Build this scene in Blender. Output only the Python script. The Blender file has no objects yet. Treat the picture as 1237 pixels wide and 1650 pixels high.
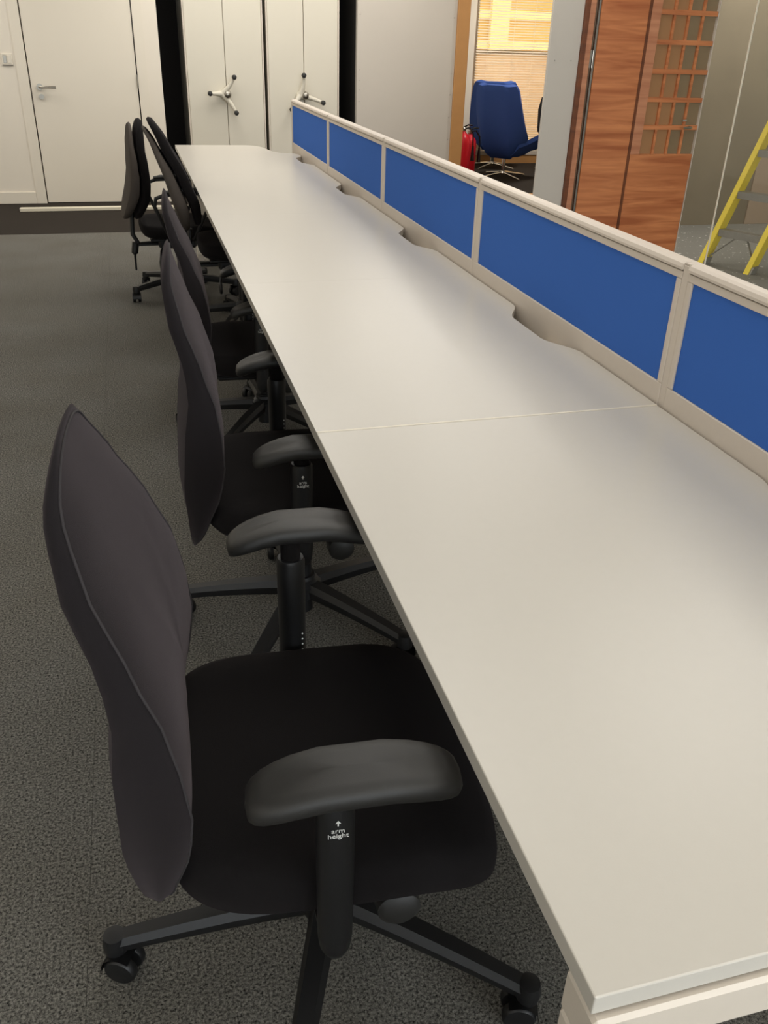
import bpy, math, random
from mathutils import Vector, Matrix
random.seed(7)
S = bpy.context.scene
C = S.collection
PI = math.pi

# ------------------------------------------------------------------ camera
YAW, PITCH, ROLL = -0.2789, 0.5036, 0.0324
FPX = 1391.1
cy, sy, cp, sp = math.cos(YAW), math.sin(YAW), math.cos(PITCH), math.sin(PITCH)
fwd = Vector((-sy*cp, cy*cp, -sp)); right = Vector((cy, sy, 0)); up = right.cross(fwd)
r2 = math.cos(ROLL)*right + math.sin(ROLL)*up
u2 = -math.sin(ROLL)*right + math.cos(ROLL)*up
cam = bpy.data.cameras.new('camera'); camo = bpy.data.objects.new('camera', cam); C.objects.link(camo)
m = Matrix.Identity(4)
for i in range(3):
    m[i][0] = r2[i]; m[i][1] = u2[i]; m[i][2] = -fwd[i]
m[0][3], m[1][3], m[2][3] = -0.304, -0.3711, 1.432
camo.matrix_world = m
cam.sensor_fit = 'HORIZONTAL'; cam.sensor_width = 36; cam.lens = 36*FPX/1237
cam.clip_start = .02; cam.clip_end = 200
S.camera = camo

# ------------------------------------------------------------------ world, exposure
w = bpy.data.worlds.new('sky'); S.world = w; w.use_nodes = True
bg = w.node_tree.nodes['Background']; bg.inputs[0].default_value = (.86, .93, 1, 1); bg.inputs[1].default_value = 2.6
vs = S.view_settings
vs.view_transform = 'Standard'; vs.look = 'None'; vs.gamma = 1; vs.use_curve_mapping = False
vs.exposure = 0.0

def area(name, loc, rot, sx, sy_, watts, col=(1, .965, .91)):
    l = bpy.data.lights.new(name, 'AREA'); l.shape = 'RECTANGLE'; l.size = sx; l.size_y = sy_
    l.energy = watts; l.color = col
    o = bpy.data.objects.new(name, l); C.objects.link(o); o.location = loc; o.rotation_euler = rot
    return o
# daylight entering by the office windows behind the camera
DAY = (.88, .94, 1)
area('daylight_window', (2.6, -3.86, 1.55), (math.radians(90), 0, 0), 3.4, 1.5, 120, DAY)
area('daylight_window', (-1.6, -3.86, 1.55), (math.radians(90), 0, 0), 3.4, 1.5, 40, DAY)
# ceiling lamps
LAMPS = [(x, y) for y in (-.6, 2.2, 5.0, 7.4) for x in (-2.4, .4, 2.0)]
LAMP_W = {-.6: 15, 2.2: 18, 5.0: 20, 7.4: 29}
for (x, y) in LAMPS:
    area('ceiling_lamp_light', (x, y, 2.66), (0, 0, 0), 1.2, 1.2, LAMP_W[y]*(.5 if x < 0 and 0 < y < 6 else 1))
area('ceiling_lamp_light', (4.3, 7.6, 2.66), (0, 0, 0), .56, .56, 30)       # bay behind the wooden door
area('ceiling_lamp_light', (4.9, 5.9, 2.66), (0, 0, 0), .56, .56, 40)
area('ceiling_lamp_light', (4.2, 9.6, 2.66), (0, 0, 0), .56, .56, 45)       # meeting room

# ------------------------------------------------------------------ materials
def srgb(r, g, b):
    f = lambda c: (c/255/12.92 if c/255 <= .04045 else ((c/255+.055)/1.055)**2.4)
    return (f(r), f(g), f(b), 1)
MATS = {}
def mat(name, col, rough=.5, metal=0, noise=0, nscale=50, bump=0, bscale=200, spec=.5, trans=0, coat=0):
    m = bpy.data.materials.new(name); m.use_nodes = True
    nt = m.node_tree; b = nt.nodes['Principled BSDF']
    b.inputs['Base Color'].default_value = col; b.inputs['Roughness'].default_value = rough
    b.inputs['Metallic'].default_value = metal; b.inputs['Specular IOR Level'].default_value = spec
    if trans: b.inputs['Transmission Weight'].default_value = trans
    geo = nt.nodes.new('ShaderNodeNewGeometry')
    if noise:
        n = nt.nodes.new('ShaderNodeTexNoise'); n.inputs['Scale'].default_value = nscale; n.inputs['Detail'].default_value = 4
        nt.links.new(geo.outputs['Position'], n.inputs['Vector'])
        mx = nt.nodes.new('ShaderNodeMix'); mx.data_type = 'RGBA'
        mx.inputs['A'].default_value = tuple(c*(1-noise) for c in col[:3])+(1,)
        mx.inputs['B'].default_value = tuple(min(1, c*(1+noise)) for c in col[:3])+(1,)
        nt.links.new(n.outputs['Fac'], mx.inputs['Factor']); nt.links.new(mx.outputs['Result'], b.inputs['Base Color'])
    if bump:
        n2 = nt.nodes.new('ShaderNodeTexNoise'); n2.inputs['Scale'].default_value = bscale; n2.inputs['Detail'].default_value = 3
        nt.links.new(geo.outputs['Position'], n2.inputs['Vector'])
        bp = nt.nodes.new('ShaderNodeBump'); bp.inputs['Strength'].default_value = bump; bp.inputs['Distance'].default_value = .002
        nt.links.new(n2.outputs['Fac'], bp.inputs['Height']); nt.links.new(bp.outputs['Normal'], b.inputs['Normal'])
    MATS[name] = m
    return m
M = MATS
mat('desk', srgb(196, 190, 179), .32, noise=.015, nscale=60, bump=.03, bscale=500, spec=.45)
mat('desk_edge', srgb(190, 181, 164), .45)
mat('frame_grey', srgb(206, 195, 180), .42, noise=.02)
mat('screen_frame', srgb(208, 196, 182), .45, noise=.02, nscale=80)
mat('screen_groove', srgb(110, 102, 92), .6)
mat('blue_fabric', srgb(62, 106, 186), .9, noise=.06, nscale=700, bump=.25, bscale=1200, spec=.1)
mat('black_fabric', srgb(30, 27, 28), .95, noise=.18, nscale=900, bump=.4, bscale=1500, spec=.12)
mat('seat_fabric', srgb(24, 22, 22), .95, noise=.2, nscale=900, bump=.4, bscale=1500, spec=.1)
for nm, wgt in (('black_fabric', .22), ('seat_fabric', .05)):
    b = M[nm].node_tree.nodes['Principled BSDF']; b.inputs['Sheen Weight'].default_value = wgt
    b.inputs['Sheen Roughness'].default_value = .45; b.inputs['Sheen Tint'].default_value = srgb(190, 175, 178)
mat('shell_fabric', srgb(78, 71, 65), .9, noise=.15, nscale=700, spec=.2)
mat('black_plastic', srgb(19, 19, 20), .45, noise=.05, nscale=300, bump=.12, bscale=1500, spec=.5)
mat('arm_plastic', srgb(36, 35, 33), .48, noise=.06, nscale=400, bump=.2, bscale=1800, spec=.5)
mat('piping', srgb(46, 42, 43), .9)
mat('white_print', srgb(225, 225, 220), .6)
mat('chrome', srgb(215, 212, 205), .12, metal=1)
mat('steel', srgb(170, 165, 155), .3, metal=1)
mat('wall', srgb(228, 219, 203), .75, noise=.02, nscale=4, bump=.05, bscale=90)
mat('wall_grey', srgb(196, 188, 176), .75, noise=.03, nscale=3, bump=.05, bscale=90)
mat('door_white', srgb(226, 217, 200), .55, noise=.015, nscale=3)
mat('shelf_panel', srgb(212, 205, 188), .5, noise=.015, nscale=3)
mat('dark_recess', srgb(24, 21, 19), .9)  # near-black: the unlit depth of the shelving recess is put into the colour
mat('ceiling', srgb(225, 222, 214), .9)
mat('concrete', srgb(134, 123, 102), .85, noise=.16, nscale=2.2, bump=.15, bscale=40)
mat('red_paint', srgb(205, 22, 40), .3)
mat('yellow_fibreglass', srgb(246, 220, 66), .45, noise=.08, nscale=30)
mat('ladder_grey', srgb(150, 146, 138), .5, metal=.2, noise=.15, nscale=40)
mat('blue_upholstery', srgb(56, 82, 148), .85, noise=.08, nscale=500, bump=.2, bscale=900, spec=.2)
mat('pine', srgb(186, 137, 84), .5, noise=.1, nscale=12)
mat('blind', srgb(238, 226, 205), .5)
mat('ochre', srgb(226, 176, 84), .8, noise=.08, nscale=3)
mat('ochre_light', srgb(252, 226, 140), .8)
mat('pink_render', srgb(228, 200, 176), .8)
mat('board', srgb(168, 148, 126), .8)
mat('trunking', srgb(222, 214, 192), .5)
mat('black_gloss', srgb(16, 16, 18), .2)
mat('foam_black', srgb(22, 21, 21), .8)

def wood_mat(name, a, b, rough=.4):
    m = bpy.data.materials.new(name); m.use_nodes = True; nt = m.node_tree; p = nt.nodes['Principled BSDF']
    g = nt.nodes.new('ShaderNodeNewGeometry'); mp = nt.nodes.new('ShaderNodeMapping')
    mp.inputs['Scale'].default_value = (1.2, 3, 14)
    n = nt.nodes.new('ShaderNodeTexNoise'); n.inputs['Scale'].default_value = 1.6; n.inputs['Detail'].default_value = 6; n.inputs['Distortion'].default_value = .7
    cr = nt.nodes.new('ShaderNodeValToRGB'); cr.color_ramp.elements[0].position = .32; cr.color_ramp.elements[1].position = .68
    cr.color_ramp.elements[0].color = a; cr.color_ramp.elements[1].color = b
    nt.links.new(g.outputs['Position'], mp.inputs['Vector']); nt.links.new(mp.outputs['Vector'], n.inputs['Vector'])
    nt.links.new(n.outputs['Fac'], cr.inputs['Fac']); nt.links.new(cr.outputs['Color'], p.inputs['Base Color'])
    p.inputs['Roughness'].default_value = rough
    MATS[name] = m
wood_mat('veneer', srgb(166, 92, 50), srgb(212, 136, 84))
wood_mat('frame_wood', srgb(176, 112, 78), srgb(204, 142, 104))
wood_mat('dark_wood', srgb(92, 48, 22), srgb(120, 66, 32))

def carpet_mat(name, dark, light, hue):
    m = bpy.data.materials.new(name); m.use_nodes = True; nt = m.node_tree; p = nt.nodes['Principled BSDF']
    g = nt.nodes.new('ShaderNodeNewGeometry')
    n = nt.nodes.new('ShaderNodeTexNoise'); n.inputs['Scale'].default_value = 190; n.inputs['Detail'].default_value = 6; n.inputs['Roughness'].default_value = .85
    nt.links.new(g.outputs['Position'], n.inputs['Vector'])
    cr = nt.nodes.new('ShaderNodeValToRGB'); e = cr.color_ramp.elements
    e[0].position = .40; e[1].position = .62; e[0].color = dark; e[1].color = light
    nt.links.new(n.outputs['Fac'], cr.inputs['Fac'])
    n3 = nt.nodes.new('ShaderNodeTexNoise'); n3.inputs['Scale'].default_value = 2.5; n3.inputs['Detail'].default_value = 2
    nt.links.new(g.outputs['Position'], n3.inputs['Vector'])
    mx = nt.nodes.new('ShaderNodeMix'); mx.data_type = 'RGBA'; mx.blend_type = 'MULTIPLY'; mx.inputs['Factor'].default_value = 1
    cr2 = nt.nodes.new('ShaderNodeValToRGB'); cr2.color_ramp.elements[0].color = hue; cr2.color_ramp.elements[1].color = (1, 1, 1, 1)
    cr2.color_ramp.elements[0].position = .3; cr2.color_ramp.elements[1].position = .7
    nt.links.new(n3.outputs['Fac'], cr2.inputs['Fac'])
    nt.links.new(cr.outputs['Color'], mx.inputs['A']); nt.links.new(cr2.outputs['Color'], mx.inputs['B'])
    nt.links.new(mx.outputs['Result'], p.inputs['Base Color'])
    p.inputs['Roughness'].default_value = .95; p.inputs['Specular IOR Level'].default_value = .1
    bp = nt.nodes.new('ShaderNodeBump'); bp.inputs['Strength'].default_value = .8; bp.inputs['Distance'].default_value = .004
    nt.links.new(n.outputs['Fac'], bp.inputs['Height']); nt.links.new(bp.outputs['Normal'], p.inputs['Normal'])
    MATS[name] = m
carpet_mat('carpet', srgb(20, 20, 20), srgb(156, 153, 145), (.86, .84, .8, 1))
carpet_mat('carpet_dark', srgb(40, 36, 32), srgb(66, 60, 54), (.9, .9, .9, 1))

def floor_concrete():
    m = bpy.data.materials.new('floor_concrete'); m.use_nodes = True; nt = m.node_tree; p = nt.nodes['Principled BSDF']
    g = nt.nodes.new('ShaderNodeNewGeometry')
    v = nt.nodes.new('ShaderNodeTexNoise'); v.inputs['Scale'].default_value = 26; v.inputs['Detail'].default_value = 3
    nt.links.new(g.outputs['Position'], v.inputs['Vector'])
    cr = nt.nodes.new('ShaderNodeValToRGB'); e = cr.color_ramp.elements
    e[0].position = .66; e[1].position = .69; e[0].color = srgb(122, 120, 112); e[1].color = srgb(225, 222, 214)
    nt.links.new(v.outputs['Fac'], cr.inputs['Fac']); nt.links.new(cr.outputs['Color'], p.inputs['Base Color'])
    p.inputs['Roughness'].default_value = .7
    MATS['floor_concrete'] = m
floor_concrete()

def glass_mat(name, tint, clear, rough=.03, film=None, lit=False):
    """thin sheet: see-through with a real gloss; optional colour film"""
    m = bpy.data.materials.new(name); m.use_nodes = True; nt = m.node_tree
    for n in list(nt.nodes): nt.nodes.remove(n)
    out = nt.nodes.new('ShaderNodeOutputMaterial'); t = nt.nodes.new('ShaderNodeBsdfTransparent'); t.inputs[0].default_value = tint
    gl = nt.nodes.new('ShaderNodeBsdfGlossy'); gl.inputs['Roughness'].default_value = rough
    mx = nt.nodes.new('ShaderNodeMixShader'); mx.inputs[0].default_value = .05
    nt.links.new(t.outputs[0], mx.inputs[1]); nt.links.new(gl.outputs[0], mx.inputs[2])
    last = mx
    if film:
        d = nt.nodes.new('ShaderNodeBsdfTranslucent' if lit else 'ShaderNodeBsdfDiffuse'); d.inputs[0].default_value = film
        m2 = nt.nodes.new('ShaderNodeMixShader'); m2.inputs[0].default_value = 1-clear
        nt.links.new(mx.outputs[0], m2.inputs[1]); nt.links.new(d.outputs[0], m2.inputs[2]); last = m2
    nt.links.new(last.outputs[0], out.inputs[0])
    MATS[name] = m
glass_mat('clear_glass', (.97, .97, .955, 1), 1)
glass_mat('tan_film_glass', (.9, .9, .86, 1), .35, film=srgb(150, 128, 98))  # pane mixed with an even tan film
glass_mat('dense_tan_film_glass', (.9, .9, .86, 1), .2, film=srgb(176, 132, 92))  # denser, browner film for the left columns of panes
glass_mat('frosted_glass', (.95, .93, .9, 1), .25, film=srgb(240, 224, 206), lit=True)
mat('glass_edge', srgb(238, 234, 214), .25)

# ------------------------------------------------------------------ mesh helpers
class MB:
    def __init__(s): s.v = []; s.f = []
    def add(s, vs, fs):
        o = len(s.v); s.v += [tuple(v) for v in vs]; s.f += [tuple(i+o for i in f) for f in fs]; return s
    def box(s, x0, x1, y0, y1, z0, z1, b=0):
        if b <= 0:
            return s.add([(x0,y0,z0),(x1,y0,z0),(x1,y1,z0),(x0,y1,z0),(x0,y0,z1),(x1,y0,z1),(x1,y1,z1),(x0,y1,z1)],
                  [(3,2,1,0),(4,5,6,7),(0,1,5,4),(1,2,6,5),(2,3,7,6),(3,0,4,7)])
        vs = []; idx = {}
        X = (x0, x1); Y = (y0, y1); Z = (z0, z1)
        for i in (0,1):
            for j in (0,1):
                for k in (0,1):
                    sx, sy_, sz = (1 if i==0 else -1), (1 if j==0 else -1), (1 if k==0 else -1)
                    for a in range(3):
                        p = [X[i]+sx*b, Y[j]+sy_*b, Z[k]+sz*b]; p[a] = (X[i],Y[j],Z[k])[a]
                        idx[(i,j,k,a)] = len(vs); vs.append(tuple(p))
        fs = []
        for a in range(3):                        # big faces
            o = [q for q in range(3) if q != a]
            for sidx in (0,1):
                quad = []
                for (p, q) in ((0,0),(1,0),(1,1),(0,1)):
                    c = [0,0,0]; c[a] = sidx; c[o[0]] = p; c[o[1]] = q; quad.append(idx[(c[0],c[1],c[2],a)])
                flip = (sidx == 0) ^ (a == 1)
                fs.append(tuple(reversed(quad)) if flip else tuple(quad))
        for a in range(3):                        # edges along axis a
            o = [q for q in range(3) if q != a]
            for p in (0,1):
                for q in (0,1):
                    c0 = [0,0,0]; c0[o[0]] = p; c0[o[1]] = q; c1 = list(c0); c1[a] = 1
                    fs.append((idx[tuple(c0)+(o[0],)], idx[tuple(c1)+(o[0],)], idx[tuple(c1)+(o[1],)], idx[tuple(c0)+(o[1],)]))
        for i in (0,1):
            for j in (0,1):
                for k in (0,1): fs.append((idx[(i,j,k,0)], idx[(i,j,k,1)], idx[(i,j,k,2)]))
        return s.add(vs, fs)
    def tube(s, pts, r, n=10, caps=True, flat=None):
        """round (or oval: flat=(sx,sy)) tube along points; r scalar or list"""
        pts = [Vector(p) for p in pts]; N = len(pts); rs = r if isinstance(r, (list, tuple)) else [r]*N
        t0 = (pts[1]-pts[0]).normalized(); ref = Vector((0,0,1)) if abs(t0.z) < .9 else Vector((1,0,0))
        a = (ref-t0*ref.dot(t0)).normalized(); rings = []; vs = []
        for i in range(N):
            if i == 0: t = pts[1]-pts[0]
            elif i == N-1: t = pts[-1]-pts[-2]
            else: t = (pts[i+1]-pts[i]).normalized()+(pts[i]-pts[i-1]).normalized()
            t.normalize(); a = (a-t*a.dot(t)).normalized(); b = t.cross(a)
            fx, fy = flat if flat else (1, 1)
            for k in range(n):
                th = 2*PI*k/n; vs.append(pts[i]+rs[i]*(math.cos(th)*fx*a+math.sin(th)*fy*b))
        fs = [(i*n+k, i*n+(k+1)%n, (i+1)*n+(k+1)%n, (i+1)*n+k) for i in range(N-1) for k in range(n)]
        if caps: fs += [tuple(reversed(range(n))), tuple(range((N-1)*n, N*n))]
        return s.add(vs, fs)
    def lathe(s, prof, c=(0,0,0), axis='z', n=20):
        vs = []; 
        for (r, h) in prof:
            for k in range(n):
                th = 2*PI*k/n; a, b = r*math.cos(th), r*math.sin(th)
                p = {'z': (a, b, h), 'y': (a, h, -b), 'x': (h, a, b)}[axis]
                vs.append((p[0]+c[0], p[1]+c[1], p[2]+c[2]))
        N = len(prof)
        fs = [(i*n+k, i*n+(k+1)%n, (i+1)*n+(k+1)%n, (i+1)*n+k) for i in range(N-1) for k in range(n)]
        fs += [tuple(reversed(range(n))), tuple(range((N-1)*n, N*n))]
        return s.add(vs, fs)
    def prism(s, outline, z0, z1):
        n = len(outline); vs = [(x,y,z0) for x,y in outline]+[(x,y,z1) for x,y in outline]
        fs = [tuple(reversed(range(n))), tuple(range(n, 2*n))]+[(i,(i+1)%n,n+(i+1)%n,n+i) for i in range(n)]
        return s.add(vs, fs)
    def mesh(s, name, m, smooth=False):
        me = bpy.data.meshes.new(name); me.from_pydata(s.v, [], s.f); me.update()
        me.materials.append(M[m])
        if smooth:
            for p in me.polygons: p.use_smooth = True
        return me
    def build(s, name, m, parent=None, smooth=False, auto=None):
        o = bpy.data.objects.new(name, s.mesh(name, m, smooth)); C.objects.link(o)
        if auto is not None:
            for p in o.data.polygons: p.use_smooth = True
            try: o.data.set_sharp_from_angle(angle=math.radians(auto))
            except Exception: pass
        if parent: o.parent = parent
        return o
def B(*a, b=0): return MB().box(*a, b=b)
def thing(name, label, cat, loc=(0,0,0), rz=0, group=None):
    o = bpy.data.objects.new(name, None); C.objects.link(o); o.location = loc; o.rotation_euler = (0,0,rz)
    o.empty_display_size = .1
    return tag(o, label, cat, group)
def tag(o, label, cat, group=None):
    o['label'] = label; o['category'] = cat
    if group: o['group'] = group
    return o
def struct(o, label=None):
    o['kind'] = 'structure'
    if label: o['label'] = label
    return o
def copy_tree(o, parent=None):
    c = o.copy(); C.objects.link(c); c.parent = parent
    for ch in list(o.children): copy_tree(ch, c)
    return c
def text_mesh(body, size):
    cu = bpy.data.curves.new('t', 'FONT'); cu.body = body; cu.size = size; cu.align_x = 'CENTER'; cu.extrude = .0002; cu.resolution_u = 2
    cu.space_line = .8
    o = bpy.data.objects.new('t', cu); C.objects.link(o)
    dg = bpy.context.evaluated_depsgraph_get(); me = bpy.data.meshes.new_from_object(o.evaluated_get(dg))
    bpy.data.objects.remove(o); me.materials.clear(); me.materials.append(M['white_print'])
    return me

# ------------------------------------------------------------------ the setting
YB = 8.456          # plane of the far wall
fl = struct(B(-4, 2.3, -4, 7.04, -.08, -.0061).build('floor', 'carpet'), 'speckled grey carpet tile floor')
tile_me = B(-.2497, .2497, -.2497, .2497, -.006, 0).mesh('carpet_tile', 'carpet')
for i in range(-5, 5):
    for j in range(-1, 14):
        o = bpy.data.objects.new('carpet_tile', tile_me); C.objects.link(o); o.parent = fl
        o.location = (i*.5+.25-.02, j*.5+.25+.04-.0, 0)
B(-4, -2.522, -4, 7.04, -.006, 0).build('carpet_field', 'carpet', fl)
B(2.482, 2.3+.19, -4, 7.04, -.006, 0).build('carpet_field', 'carpet', fl)
B(-2.518, 2.478, -4, -.462, -.006, 0).build('carpet_field', 'carpet', fl)
struct(B(-4, 2.3, 7.042, 9.6, -.08, 0).build('floor', 'carpet_dark'), 'dark strip of floor along the far wall')
struct(MB().box(2.302, 3.3, 5.301, 12, -.08, 0).box(3.3, 7, 6.8, 12, -.08, 0).build('floor', 'carpet_dark'), 'dark carpet beyond the doorway')
struct(MB().box(2.5, 3.3, -4, 5.3, -.08, 0).box(3.3, 7, -4, 6.8, -.08, 0).build('floor', 'floor_concrete'), 'paint-spattered grey floor under the stepladder')
struct(B(-4.1, 7.1, -4.1, 12.1, 2.7, 2.8).build('ceiling', 'ceiling'))
struct(B(-4.1, -4, -4.1, 9.7, 0, 2.7).build('wall_left', 'wall'))
struct(B(7, 7.1, -4.1, 12.1, 0, 2.7).build('wall_right', 'wall_grey'))
# wall behind the camera with two wide windows
wf = struct(MB().box(-4, 7, -4.1, -4, 0, .8).box(-4, 7, -4.1, -4, 2.3, 2.7).box(-4, -3.3, -4.1, -4, .8, 2.3).box(.1, .9, -4.1, -4, .8, 2.3).box(4.3, 7, -4.1, -4, .8, 2.3).build('wall_front', 'wall'))
for k, (a, b_) in enumerate(((-3.3, .1), (.9, 4.3))):
    f = struct(MB().box(a, b_, -4.08, -4.03, .8, .85).box(a, b_, -4.08, -4.03, 2.25, 2.3).box(a, a+.05, -4.08, -4.03, .85, 2.25).box(b_-.05, b_, -4.08, -4.03, .85, 2.25)
        .box((a+b_)/2-.025, (a+b_)/2+.025, -4.08, -4.03, .85, 2.25).build('window_%d' % (k+2), 'frame_grey'))
    B(a+.05, b_-.05, -4.06, -4.055, .85, 2.25).build('pane', 'clear_glass', f)

# far wall: door wall, recess for the rolling shelving, board panel, doorway
wb = struct(MB().box(-4, -1.17, YB, YB+.1, 0, 2.7).box(-1.17, .035, YB, YB+.1, 2.1, 2.7).box(-.09, .035, YB, YB+.1, 0, 2.1).build('wall_back', 'wall'))
dr = struct(B(-1.075, -.182, YB+.004, YB+.05, .006, 2.07).build('door_1', 'door_white'), 'flush white door with lever handle')
dfm = struct(MB().box(-1.17, -1.085, YB-.006, YB+.1, 0, 2.1).box(-.172, -.09, YB-.006, YB+.1, 0, 2.1).box(-1.085, -.172, YB-.006, YB+.1, 2.08, 2.1).build('trim_1', 'door_white'), 'white door lining')
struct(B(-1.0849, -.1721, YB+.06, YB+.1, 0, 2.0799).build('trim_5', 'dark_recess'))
h = MB().lathe([(.026, -.012), (.026, 0), (.012, .001), (.012, .006)], (-1.005, YB-.002, .962), 'y').tube([(-1.005, YB-.012, .962), (-1.005, YB-.05, .962), (-.995, YB-.055, .962), (-.87, YB-.055, .962)], .010).build('handle', 'steel', dr, auto=40)
MB().lathe([(.022, -.008), (.022, .006)], (-1.0, YB-.002, .885), 'y').build('lock_cylinder', 'steel', dr, auto=40)
for z in (.25, 1.02, 1.85):
    MB().tube([(-.177, YB-.011, z-.05), (-.177, YB-.011, z+.05)], .007).build('hinge', 'steel', dr, auto=40)
sw = thing('light_switch', 'small square switch on the wall left of the white door', 'switch', (-1.235, YB, 1.17))
B(-.043, .043, -.01, -.0005, -.043, .043, b=.003).build('plate', 'door_white', sw)
B(-.043, .043, -.0105, -.0002, -.0485, -.0432).build('painted_shadow', 'screen_groove', sw)  # dark strip standing in for the shadow below the plate
B(-.030, -.002, -.014, -.0101, -.03, .03, b=.002).build('rocker', 'steel', sw)
B(.004, .03, -.014, -.0101, -.03, .03, b=.002).build('rocker', 'door_white', sw)
B(-4, -1.171, YB-.012, YB-.0005, 0, .1, b=.002).build('baseboard_back', 'door_white')
struct(bpy.data.objects['baseboard_back'])
tr = thing('floor_trunking', 'long cream trunking strip lying on the dark floor by the door', 'trunking', (0, 8.05, 0))
B(-1.28, .2, -.028, .028, .0, .03, b=.004).build('lid', 'trunking', tr)
B(-1.284, -1.2795, -.026, .026, 0, .028).build('end_cap', 'frame_grey', tr)
# recess behind the shelving
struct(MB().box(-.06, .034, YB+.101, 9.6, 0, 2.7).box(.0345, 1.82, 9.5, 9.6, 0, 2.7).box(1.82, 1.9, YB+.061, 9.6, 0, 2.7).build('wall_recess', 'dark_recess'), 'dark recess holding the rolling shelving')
pw = struct(B(1.82, 2.781, YB, YB+.06, 0, 2.7, b=.002).build('wall_back_panel', 'wall_grey'), 'pale board panel beside the doorway')
for (x, zs) in ((1.845, (.88, .98, 1.06, 1.15, 1.6)), (2.755, (.55, .75, .95, 1.13, 1.6))):
    for z in zs:
        MB().lathe([(.005, -.0015), (.005, .001)], (x, YB-.0002, z), 'y', 8).build('screw', 'steel', pw)

def shelving(x0, x1, hub, knobs, label):
    t = thing('rolling_shelving', label, 'shelving', ((x0+x1)/2, YB+.02, 0), 0, 'rolling shelving units in the recess')
    w_ = (x1-x0)/2; mid = hub[0]-(x0+x1)/2
    B(-w_+.012, w_-.012, .03, .95, .05, 2.3).build('carcass', 'shelf_panel', t)
    B(-w_+.014, mid-.0025, 0, .029, .04, 2.32, b=.003).build('end_panel', 'shelf_panel', t)
    B(mid+.0025, w_-.014, 0, .029, .04, 2.32, b=.003).build('end_panel', 'shelf_panel', t)
    for s in (-1, 1):
        xx = s*(w_-.0065)
        B(xx-.0065, xx+.0065, -.004, .03, .03, 2.33, b=.002).build('edge_trim', 'frame_grey', t)
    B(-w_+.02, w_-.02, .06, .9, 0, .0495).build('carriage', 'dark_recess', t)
    hx, hz = mid, hub[1]
    hw = MB().lathe([(.038, 0), (.036, -.05), (.028, -.06), (.03, -.066), (.026, -.085), (.01, -.094), (.001, -.095)], (hx, -.0005, hz), 'y', 20).build('wheel_hub', 'steel', t, auto=35)
    cx, cz = hx-.045, hz+.004
    MB().lathe([(.03, 0), (.03, -.04), (.022, -.05)], (cx, -.0005, cz), 'y', 16).build('wheel_boss', 'shelf_panel', t, auto=35)
    for (kx, kz) in knobs:
        kx -= (x0+x1)/2
        A = Vector((cx, 0, cz)); K = Vector((kx, 0, kz)); Q = A.lerp(K, .45)+Vector((hx-cx, 0, 0))*.6 if kx > cx else A.lerp(K, .5)
        pts = []; rr = []
        for i in range(11):
            q = i/10
            p = A*(1-q)**2+Q*2*q*(1-q)+K*q*q
            p.y = -.035-.035*math.sin(q*PI*.5); pts.append(p); rr.append(.016*(1-q)**1.5+.0135)
        sp_ = MB().tube(pts, rr, 10).build('wheel_spoke', 'shelf_panel', t, auto=60)
        MB().lathe([(.016, -.06), (.02, -.072), (.022, -.105), (.018, -.12), (.008, -.125)], (kx, -.0, kz), 'y', 14).build('grip_knob', 'arm_plastic', sp_, auto=40)
    return t
shelving(.25, .954, (.603, .925), ((.444, .933), (.668, 1.069), (.673, .776)), 'rolling shelving unit nearest the white door, three-spoke wheel pointing left')
shelving(.981, 1.654, (1.322, .925), ((1.187, .807), (1.304, 1.095), (1.483, .869)), 'right rolling shelving unit, three-spoke wheel partly behind blue screen')

# wooden jamb of the doorway and the meeting room beyond
struct(B(2.7815, 2.905, YB-.02, YB+.1, 0, 2.7, b=.003).build('trim_2', 'pine'), 'pale wooden jamb of the doorway')
struct(B(3.9, 4.02, YB-.02, YB+.1, 0, 2.7, b=.003).build('trim_3', 'pine'), 'hidden wooden jamb of the doorway')
struct(B(4.021, 7, YB, YB+.1, 0, 2.7).build('wall_back_side', 'wall_grey'))
struct(B(2.906, 3.899, YB-.02, YB+.1, .0005, .012, b=.003).build('trim_4', 'pine'), 'wooden threshold in the doorway')
struct(B(2.72, 2.8, YB+.101, 11.1, 0, 2.7).build('wall_meeting_room', 'wall'))
YW = 11.1
ww = struct(MB().box(2.72, 3.955, YW, YW+.12, 0, 2.7).box(3.955, 6.6, YW, YW+.12, 0, .2).box(3.955, 6.6, YW, YW+.12, 2.45, 2.7).box(6.6, 7, YW, YW+.12, 0, 2.7).build('wall_window', 'wall'))
wn = struct(MB().box(3.955, 6.6, YW+.03, YW+.09, .2, .25).box(3.955, 6.6, YW+.03, YW+.09, 2.4, 2.45).box(3.955, 4.0, YW+.03, YW+.09, .25, 2.4).box(6.55, 6.6, YW+.03, YW+.09, .25, 2.4)
      .box(4.0, 6.55, YW+.03, YW+.09, 1.27, 1.32).box(5.25, 5.3, YW+.03, YW+.09, .25, 2.4).build('window_1', 'frame_grey'), 'office window behind slatted blind')
B(4.0, 6.55, YW+.055, YW+.06, 1.32, 2.4).build('pane', 'clear_glass', wn)
B(4.0, 6.55, YW+.055, YW+.06, .25, 1.27).build('pane', 'frosted_glass', wn)
bl = thing('venetian_blind', 'cream slatted blind across the meeting room window', 'blind', (5.27, YW-.03, 0))
sl = MB(); nsl = 76
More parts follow.
